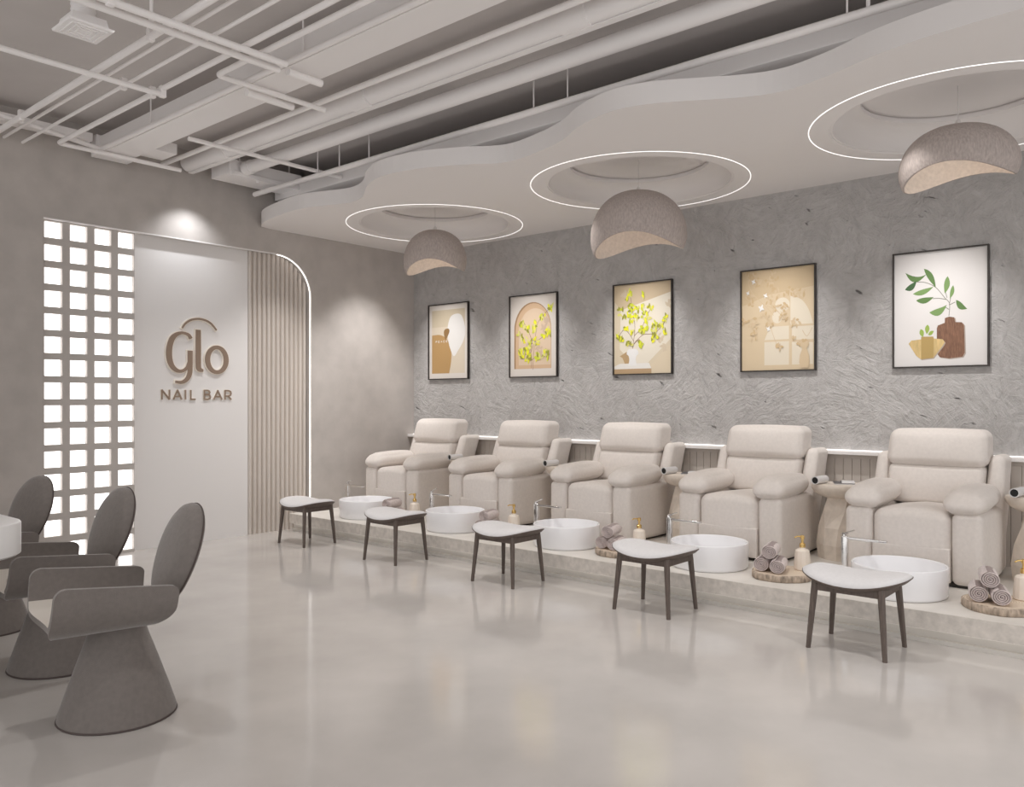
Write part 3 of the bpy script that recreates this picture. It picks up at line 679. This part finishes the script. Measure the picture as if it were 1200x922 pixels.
# ------------------------------------------------------------------ recliners
RX = 6.30
POS = ['in the corner, below the print of brown and white shapes', 'below the print of yellow leaves in an arch', 'below the print of yellow branches in a vase', 'below the print of tan leaf shadows', 'below the print of the green sprig']
def recliner(loc, label):
    t = thing('recliner', loc, label, 'armchair', 'cream recliners along the plaster wall')
    sh = lambda x, y, z: (x+.29*max(0, z-.5), y, z)
    MB().box((.05, -.42, 0), (.92, .42, .03)).build('plinth', M_gapshade, t, smooth=0)  # near-black colour paints the shade of the gap under the recliner
    for s in (1, -1):
        def armfn(x, y, z):
            # front face leans in slightly at the foot, flank bulges towards the back
            f = max(0, min(1, (x-.25)/.5)); y2 = y+s*.018*sin(pi*f)*(1 if s*y > .36 else 0)
            return (x+.03*max(0, .2-z), y2, z)
        cushion('arm_panel', (.43, s*.361, .270), (.43, .097, .250), .045, M_cream, t, (.006, .004, .006), armfn)
        def padfn(x, y, z):
            d = max(0, .16-x); z2 = z-1.5*d*d*max(0, min(1, (z-.52)/.14))
            e = max(0, (x-.25)/.4); z2 += .02*e
            w = 1+.06*sin(pi*max(0, min(1, (x+.05)/.7)))
            return (x, s*.338+(y-s*.338)*w, z2)
        cushion('arm_pad', (.30, s*.338, .592), (.325, .125, .078), .076, M_cream, t, (.0, .01, .022), padfn, k=6)
    cushion('footrest', (.20, 0, .150), (.206, .258, .120), .010, M_cream, t, (.0, .0, .0))
    def seatfn(x, y, z):
        zz = z+.010*cos(y/.26*pi)*(1 if z > .45 else 0)-.03*max(0, (x-.15))*(1 if z > .4 else 0)
        return (x, y, zz)
    cushion('seat', (.335, 0, .279), (.335, .262, .245), .068, M_cream, t, (.006, .0, .010), lambda x, y, z: seatfn(x+(.018*max(0, (.30-z)/.03) if False else 0), y, z), k=6)
    cushion('lumbar_cushion', (.70, 0, .655), (.11, .34, .150), .040, M_cream, t, (.020, .0, .0), sh)
    def headfn(x, y, z):
        x, y, z = sh(x, y, z); f = max(0, (z-.85)/.22); return (x, y*(1-.03*f*f), z)
    cushion('headrest', (.70, 0, .937), (.135, .36, .140), .065, M_cream, t, (.028, .0, .010), headfn, k=6)
    for s in (1, -1):
        def wfn(x, y, z): return (x+.40*(z-.55), y, z)
        cushion('back_wing', (.80, s*.405, .545), (.15, .055, .345), .05, M_cream, t, (.0, .01, .0), wfn)
    def bfn(x, y, z): return (x+.20*(z-.55), y, z)
    cushion('back_shell', (.885, 0, .48), (.085, .36, .42), .06, M_cream, t, (.01, 0, 0), bfn)
    return t
r0 = None
for i, y in enumerate(CY):
    lb = 'cream fabric recliner ' + POS[i]
    if r0 is None: r0 = recliner((RX, y, PZ), lb)
    else: dup(r0, (RX, y, PZ), lb)

# ------------------------------------------------------------------ basins and faucets
g = MB()
g.lathe([(.285, 0), (.295, .006), (.300, .02), (.302, .19), (.300, .197), (.294, .200), (.287, .197), (.284, .188), (.280, .05), (.265, .03), (.05, .024), (.028, .022)], 72, cap1=True)
FR = ['nearest the sign wall corner', 'second from the sign wall', 'in the middle of the row', 'second from the near end', 'nearest, at the right']
for i, y in enumerate(CY):
    lb = 'round white foot basin on the platform, ' + FR[i]
    if i == 0:
        b0 = thing('foot_basin', (5.93, y-.03, PZ), lb, 'basin', 'white foot basins')
        g.build('bowl', M_basin, b0, smooth=40); MB().lathe([(.026, .0225), (.026, .028), (.018, .030)], 20).build('drain', M_chrome, b0)
    else: dup(b0, (5.93, y-.03, PZ), lb)
def faucet(loc, label):
    f = thing('faucet', loc, label, 'faucet', 'tall chrome faucets')
    MB().lathe([(.030, 0), (.030, .008), (.022, .012)], 20).build('base_ring', M_chrome, f)
    vs, fs = rbox(.019, .022, .165, .008, 2, 2); MB().add(vs, fs, T=Matrix.Translation((0, 0, .172))).build('column', M_chrome, f, smooth=50)
    vs, fs = rbox(.017, .155, .011, .006, 2, 4, fn=lambda x, y, z: (x, y-.133, z*(1-.3*max(0, -y/.155))+.322))
    MB().add(vs, fs).build('spout', M_chrome, f, smooth=50)
    MB().tube([(0, .004, .335), (0, .006, .350), (-.0, -.03, .366), (-.0, -.07, .382)], [.014, .012, .006, .005], 8).build('lever', M_chrome, f)
    return f
for i, y in enumerate(CY):
    lb = 'chrome faucet with a long flat spout over the basin ' + FR[i]
    if i == 0: f0 = faucet((6.0, y+.395, PZ), lb)
    else: dup(f0, (6.0, y+.395-.01*i, PZ), lb)

# ------------------------------------------------------------------ trays with towels and soap bottle
TY = [y-.64 for y in CY]; TX = 5.885
TP = ['between the two farthest recliners', 'between the arch print and vase print recliners', 'between the vase print and tan print recliners', 'between the two nearest recliners', 'at the right edge of the picture']
TP = ['beside the farthest recliner', 'beside the second recliner from the corner', 'beside the middle recliner', 'between the two nearest recliners', 'at the right end of the platform']
rnd = random.Random(11); n = 64
rad = [.215*(1+.02*sin(3*a+1)+.012*sin(7*a)+rnd.uniform(-.006, .006)) for a in [2*pi*i/n for i in range(n)]]
def ring(f, z): return [(rad[i]*f*cos(2*pi*i/n), rad[i]*f*sin(2*pi*i/n), z) for i in range(n)]
def rings_wood():
    m = bpy.data.materials.new('growth_rings'); m.use_nodes = True; nt = m.node_tree; b = nt.nodes['Principled BSDF']; b.inputs['Roughness'].default_value = .6
    tc = nt.nodes.new('ShaderNodeTexCoord'); w = nt.nodes.new('ShaderNodeTexWave'); w.wave_type = 'RINGS'; w.rings_direction = 'Z'; w.inputs['Scale'].default_value = 22; w.inputs['Distortion'].default_value = 2.5
    r = nt.nodes.new('ShaderNodeValToRGB'); r.color_ramp.elements[0].color = (.60, .48, .36, 1); r.color_ramp.elements[1].color = (.76, .66, .54, 1)
    nt.links.new(tc.outputs['Object'], w.inputs['Vector']); nt.links.new(w.outputs['Fac'], r.inputs[0]); nt.links.new(r.outputs[0], b.inputs['Base Color']); return m
M_rings = rings_wood()
def tray(loc, label):
    t = thing('wood_slice_tray', loc, label, 'tray', 'wood slice trays')
    g = MB(); R = [ring(.97, 0), ring(1.0, .006), ring(1.005, .025), ring(1.0, .042), ring(.975, .05), ring(.955, .0505)]
    g.rings(R, cap0=True, cap1=False); g.build('bark', M_bark, t, smooth=60)
    g = MB(); g.rings([ring(.956, .0500), ring(.93, .0515)], cap0=False, cap1=True); g.build('wood_face', M_rings, t, smooth=0)
    return t
def towel(loc, rz, label, seed=0):
    t = thing('rolled_towel', loc, label, 'towel', 'rolled mauve towels', rz)
    # spiral cross section in local y,z; rolled along local x
    n = 150; turns = 4.2; P = []
    for i in range(n):
        a = 2*pi*turns*i/(n-1); r = .006+.050*(i/(n-1))**.95; P.append((a, r))
    def pt(a, r, x): return (x, r*cos(a)*1.04, r*sin(a)*.96+.0545)
    g = MB(); L = .115; R = []
    th = .0072
    xs = [(-L, -.0035), (-L+.004, 0), (-L*.4, .001), (L*.4, .001), (L-.004, 0), (L, -.0035)]
    for x, e in xs:
        w = [sin(3*a_+1)*.001 for a_, r_ in P]
        R.append([pt(a, r+e, x+.0015*sin(5*a)) for a, r in P]+[pt(a, r-th-e, x+.0015*sin(5*a)) for a, r in reversed(P)])
    g.rings(R, M_towel); o = g.build('roll', None, t, smooth=45)
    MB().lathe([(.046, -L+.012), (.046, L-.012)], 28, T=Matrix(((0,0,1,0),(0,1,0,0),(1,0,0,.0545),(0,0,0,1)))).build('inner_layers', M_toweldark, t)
    return t
def bottle(loc, label):
    b = thing('soap_bottle', loc, label, 'bottle', 'soap bottles with gold pumps')
    g = MB(); n = 8
    R = []
    for r, z in ((.046, 0), (.052, .006), (.051, .05), (.046, .115), (.043, .140), (.036, .150), (.020, .155), (.018, .165)):
        R.append([(r*1.14*(1+.03*(i % 2))*cos(2*pi*i/24), r*1.14*(1+.03*(i % 2))*sin(2*pi*i/24), z) for i in range(24)])
    g.rings(R); g.build('bottle_body', M_bottle, b, smooth=20)
    MB().lathe([(.021, .165), (.021, .192), (.016, .196)], 20).build('collar', M_gold, b)
    g = MB(); g.lathe([(.009, .196), (.009, .228)], 12); g.lathe([(.015, .228), (.015, .250), (.010, .254)], 16); g.tube([(0, 0, .244), (-.03, .028, .246), (-.045, .042, .238)], [.006, .0055, .005], 8); g.build('pump', M_gold, b, smooth=40)
    return b
tw0 = bt0 = tr0 = None
for i, (y, w) in enumerate(zip(TY, TP)):
    lt = 'wood slice tray with bark edge holding towels, ' + w
    if i == 0: tr0 = tray((TX, y, PZ), lt)
    else: dup(tr0, (TX, y, PZ), lt, rz=.8*i)
    zt = PZ+.0517
    for k, (dx, dy, dz, rz, nm) in enumerate(((-.045, .115, 0, .22, 'left lower roll'), (-.06, -.006, 0, .28, 'right lower roll'), (-.05, .055, .098, .25, 'top roll'))):
        lb = 'rolled mauve towel, %s on the tray %s' % (nm, w)
        if tw0 is None: tw0 = towel((TX+dx, y+dy, zt+dz), rz, lb)
        else: dup(tw0, (TX+dx, y+dy, zt+dz), lb, rz=rz)
    lb = 'cream soap bottle with gold pump on the tray ' + w
    if bt0 is None: bt0 = bottle((TX+.125, y-.105, zt), lb)
    else: dup(bt0, (TX+.125, y-.105, zt), lb)

# ------------------------------------------------------------------ stone side tables, magazines
def side_table(loc, label):
    t = thing('side_table', loc, label, 'side table', 'stone side tables')
    g = MB(); g.lathe([(.10, .505), (.15, .52), (.19, .545), (.212, .58), (.216, .60), (.212, .614), (.20, .618)], 48); g.build('table_top', M_table, t, smooth=50)
    g = MB(); n = 4
    sq = lambda r, a0, z, s=1.0: [(r*cos(a0+2*pi*i/8)*(1 if i % 2 == 0 else s), r*sin(a0+2*pi*i/8)*(1 if i % 2 == 0 else s), z) for i in range(8)]
    R = [sq(.165, .2, 0, .82), sq(.178, .2, .12, .86), sq(.160, .3, .26, .93), sq(.125, .75, .42, .90), sq(.108, .98, .51, .78)]
    # alternate the diagonals so that the facets read as triangles
    vs = [p for r in R for p in r]; fs = []
    for i in range(len(R)-1):
        for j in range(8):
            k = (j+1) % 8; a, b, c, d = i*8+j, i*8+k, (i+1)*8+k, (i+1)*8+j
            fs += [(a, b, c), (a, c, d)] if (j % 2) else [(a, b, d), (b, c, d)]
    fs += [tuple(range(7, -1, -1)), tuple(range(32, 40))]
    g.add(vs, fs); g.build('faceted_leg', M_table, t, smooth=0)
    return t
TABY = [CY[0]-.705, CY[1]-.705, CY[2]-.705, CY[3]-.705, CY[4]-.705]
SP_ = ['between the two farthest recliners', 'between the second and middle recliners', 'right of the middle recliner', 'between the two nearest recliners', 'at the right edge of the picture']
s0 = m0 = q0 = None
def magazine(loc, rz, label):
    t = thing('magazine', loc, label, 'magazine', 'magazines on the side tables', rz)
    MB().box((-.11, -.08, 0), (.11, .08, .008)).build('pages', M_paper, t, smooth=0)
    vs = []
    g = MB(); g.box((-.112, -.081, .008), (.112, .081, .0095)); g.build('cover', M_ink, t, smooth=0)
    g = MB(); R = [[(.02+.085*cos(pi*i/8)*1.0, y, .0095+.014*sin(pi*i/8)) for i in range(9)]+[(.02+.082*cos(pi*i/8), y, .0095+.0115*sin(pi*i/8)) for i in range(8, -1, -1)] for y in (-.079, .02)]
    g.rings(R); g.build('lifted_page', M_paper, t, smooth=40)
    return t
def rolled(loc, rz, label):
    t = thing('rolled_magazine', loc, label, 'magazine', 'rolled magazines on the side tables', rz)
    Tx = Matrix(((0,0,1,0),(0,1,0,0),(1,0,0,.033),(0,0,0,1)))
    g = MB(); g.lathe([(.0325, -.09), (.033, -.088), (.033, .088), (.0325, .09), (.027, .09), (.027, -.09), (.0325, -.09)], 24, T=Tx, cap0=False, cap1=False); g.build('paper_roll', M_paper, t, smooth=40)
    MB().lathe([(.0268, -.082), (.0268, .082)], 20, T=Tx).build('shade_plug', M_black, t, smooth=40)  # black plug standing in for the shade inside the hollow roll
    return t
for i, (y, w) in enumerate(zip(TABY, SP_)):
    L1, L2, L3 = 'beige faceted stone side table ' + w, 'open dark magazine on the side table ' + w, 'rolled pale magazine on the side table ' + w
    zt = PZ+.618; xt = 6.90
    if i == 0: s0 = side_table((xt, y, PZ), L1); m0 = magazine((xt+.03, y-.03, zt), .4, L2); q0 = rolled((xt-.11, y+.115, zt), -.12, L3)
    else: dup(s0, (xt, y, PZ), L1); dup(m0, (xt+.03, y-.03, zt), L2, .4); dup(q0, (xt-.11, y+.115, zt), L3, -.12)

# ------------------------------------------------------------------ stools
def stool(loc, label):
    t = thing('stool', loc, label, 'stool', 'saddle stools in front of the basins')
    A, B, E = .232, .305, 2.7
    saddle = lambda u, v: .396+.064*abs(u)**2.0-.010*(1-abs(v)**2)
    n, k = 64, 10
    def P(i, q, s=1.0):
        a = 2*pi*i/n; c, d = cos(a), sin(a)
        x = (abs(c)**(2/E))*(1 if c >= 0 else -1)*q; y = (abs(d)**(2/E))*(1 if d >= 0 else -1)*q
        return x*A*s, y*B*s, y, x
    R = []
    for j in range(k+1):
        q = 1-j/k if j < k else .02; ring = []
        for i in range(n):
            x, y, u, v = P(i, q); ring.append((x, y, saddle(u, v)+.012+.060*(1-q**3)**.7))
        R.append(ring)
    R = [[(p[0]*1.0, p[1]*1.0, p[2]-.010) for p in R[0]]]+R
    MB().rings(R).build('cushion', M_stoolfab, t, smooth=70)
    R = []
    for q, dz in ((.75, -.022), (.93, -.014), (1.012, .001), (1.012, .006), (.99, .008)):
        R.append([(lambda x, y, u, v: (x, y, saddle(u, v)+dz))(*P(i, q)) for i in range(n)])
    MB().rings(R).build('seat_shell', M_darkwood, t, smooth=50)
    for sx in (-1, 1):
        for sy in (-1, 1):
            g = MB(); R = []
            for z, w in ((0, .0125), (.2, .016), (.35, .0185), (.410, .0185)):
                f = z/.39; cx, cy = sx*(.195-.030*f), sy*(.222-.030*f)
                R.append([(cx+w*a, cy+w*b, z) for a, b in ((-1, -.5), (-.5, -1), (.5, -1), (1, -.5), (1, .5), (.5, 1), (-.5, 1), (-1, .5))])
            g.rings(R); g.build('leg', M_darkwood, t, smooth=20)
    for s in (-1, 1):
        MB().box((-.155, s*.194-.009, .352), (.155, s*.194+.009, .402)).build('apron_rail', M_darkwood, t, smooth=0, bevel=.003)
        MB().box((s*.167-.009, -.18, .352), (s*.167+.009, .18, .396)).build('apron_rail', M_darkwood, t, smooth=0, bevel=.003)
    return t
st0 = None
for i, y in enumerate(CY):
    lb = 'dark wood stool with light grey saddle seat, ' + ['by the fluted slats at the far end', 'second from the sign wall', 'in the middle of the row', 'second from the near end', 'nearest, at the right'][i]
    if i == 0: st0 = stool((5.157, y, 0), lb)
    else: dup(st0, (5.157, y, 0), lb)

# ------------------------------------------------------------------ manicure chairs and counter
def manicure_chair(loc, rz, label):
    t = thing('manicure_chair', loc, label, 'chair', 'taupe manicure chairs', rz)   # local +x is the front
    n = 48
    MB().lathe([(.262, .0), (.266, .004), (.264, .010)], n).build('base_rim', M_rim, t)
    MB().lathe([(.262, .008), (.258, .03), (.225, .13), (.180, .26), (.140, .37), (.122, .43), (.118, .46)], n).build('base_cone', M_chair, t, smooth=60)
    # wrapped shell: u across, x along
    prof = []
    for i in range(73):
        t_ = i/72; a = pi*(t_-.10*sin(4*pi*t_)/2*(1 if True else 0)) if False else pi*(.5-.5*cos(pi*t_)); c = cos(a)
        prof.append((-.302*(1 if c > 0 else -1)*abs(c)**.62, .688-.255*max(0, sin(a))**.66))
    N = len(prof); nx = 14
    def shell(off, side):
        G = []
        for i, (y, z) in enumerate(prof):
            a, b = prof[max(0, i-1)], prof[min(N-1, i+1)]; dy, dz = b[0]-a[0], b[1]-a[1]; l = hypot(dy, dz); ny, nz = -dz/l, dy/l
            h = max(0, min(1, (z-.43)/.255))
            k_ = (1-min(1, h*1.9))**2; xf = .305-.02*h-.05*(1-min(1, h*4))**2; xf += .038; xb = -.197+.02*(1-h)+.10*k_
            # rounded upper corners
            c = max(0, (z-.643)/.045); xf -= .045*(1-sqrt(max(0, 1-min(1, c)**2))); xb += .045*(1-sqrt(max(0, 1-min(1, c)**2)))
            G.append([(xb+(xf-xb)*j/nx, y+ny*off, z+nz*off-.042*h*(1-j/nx)) for j in range(nx+1)])
        return G
    go, gi = shell(0, 0), shell(.030, 1)
    g = MB(); R = go; n2 = nx+1
    def grid(G, flip):
        vs = [p for r in G for p in r]; fs = []
        for i in range(len(G)-1):
            for j in range(nx):
                q = (i*n2+j, i*n2+j+1, (i+1)*n2+j+1, (i+1)*n2+j); fs.append(q[::-1] if flip else q)
        return vs, fs
    vs, fs = grid(go, False); g.add(vs, fs)
    # rim: outer edge to inner edge all round
    eo = [go[0][j] for j in range(n2)]+[go[i][nx] for i in range(1, N)]+[go[N-1][j] for j in range(nx-1, -1, -1)]+[go[i][0] for i in range(N-2, 0, -1)]
    ei = [gi[0][j] for j in range(n2)]+[gi[i][nx] for i in range(1, N)]+[gi[N-1][j] for j in range(nx-1, -1, -1)]+[gi[i][0] for i in range(N-2, 0, -1)]
    g.rings([eo, ei], cap0=False, cap1=False)
    sh = g.build('seat_shell', M_chair, t, smooth=60, fix=False)
    vs, fs = grid(gi, True); 
    li = MB(); nn = len(vs)
    for q in fs: li.f.append(list(q)); li.m.append(1 if prof[q[0]//n2][1] < .525 else 0)
    li.v = vs; li.mats = [M_chair, M_chairin]; li = li.build('lining', None, t, smooth=60, fix=False)
    tag(li, 'pale lining inside the taupe shell')
    cushion('seat_cushion', (.06, 0, .485), (.165, .19, .026), .025, M_chairin, t, (0, 0, .012))
    # oval back pad, leaning back, with a piped seam
    tl = radians(19); Tb = Matrix.Translation((-.278, 0, .735)) @ Matrix.Rotation(-tl, 4, 'Y')
    def oval(s, x): return [(x, .225*s*cos(a)*(1+.10*sin(a)), .262*s*sin(a)) for a in [2*pi*i/48 for i in range(48)]]
    R = [oval(.02, .062), oval(.35, .060), oval(.65, .054), oval(.85, .042), oval(.95, .028), oval(1.0, .006), oval(1.0, -.012), oval(.95, -.026), oval(.8, -.034), oval(.4, -.038), oval(.02, -.039)]
    bp = MB().rings(R, T=Tb).build('back_pad', M_chair, t, smooth=70)
    ps = [Tb @ Vector(p) for p in oval(1.003, -.012)]
    g = MB(); g.tube(ps+ps[:2], .0042, 6); g.build('piping', M_rim, bp)
    vs, fs = rbox(.030, .05, .06, .01, 2, 2); MB().add(vs, fs, T=Matrix.Translation((-.175, 0, .52))).build('back_bracket', M_chair, t, smooth=60)
    return t
c0 = manicure_chair((1.744, 4.0, 0), pi-radians(10), 'taupe manicure chair nearest the camera, with pale lining showing')
dup(c0, (1.856, 5.0, 0), 'taupe manicure chair in the middle of the three at left', pi-radians(3))
dup(c0, (1.82, 6.14, 0), 'taupe manicure chair farthest back, behind the white counter', pi+radians(7))
ct = thing('manicure_table', (1.0, 5.9, 0), 'white manicure table with thick rounded top at the left edge', 'table')
def rrect(x0, y0, x1, y1, r, n=10):
    P = []
    for cx, cy, a0 in ((x1-r, y1-r, 0), (x0+r, y1-r, 90), (x0+r, y0+r, 180), (x1-r, y0+r, 270)):
        P += [(cx+r*cos(radians(a0+90*i/n)), cy+r*sin(radians(a0+90*i/n))) for i in range(n+1)]
    return P
g = MB(); R = []
for e, z in ((.01, .733), (0, .743), (0, .893), (.003, .898), (.01, .90)):
    R.append([(x, y, z) for x, y in rrect(-.55+e, -1.5+e, .53-e, 1.6-e, .26)])
g.rings(R).build('table_top', M_counter, ct, smooth=50)
for yy in (-.9, 1.0): MB().prism(rrect(-.3, yy-.2, .0, yy+.2, .12), 0, .733).build('pedestal', M_counter, ct, smooth=50)
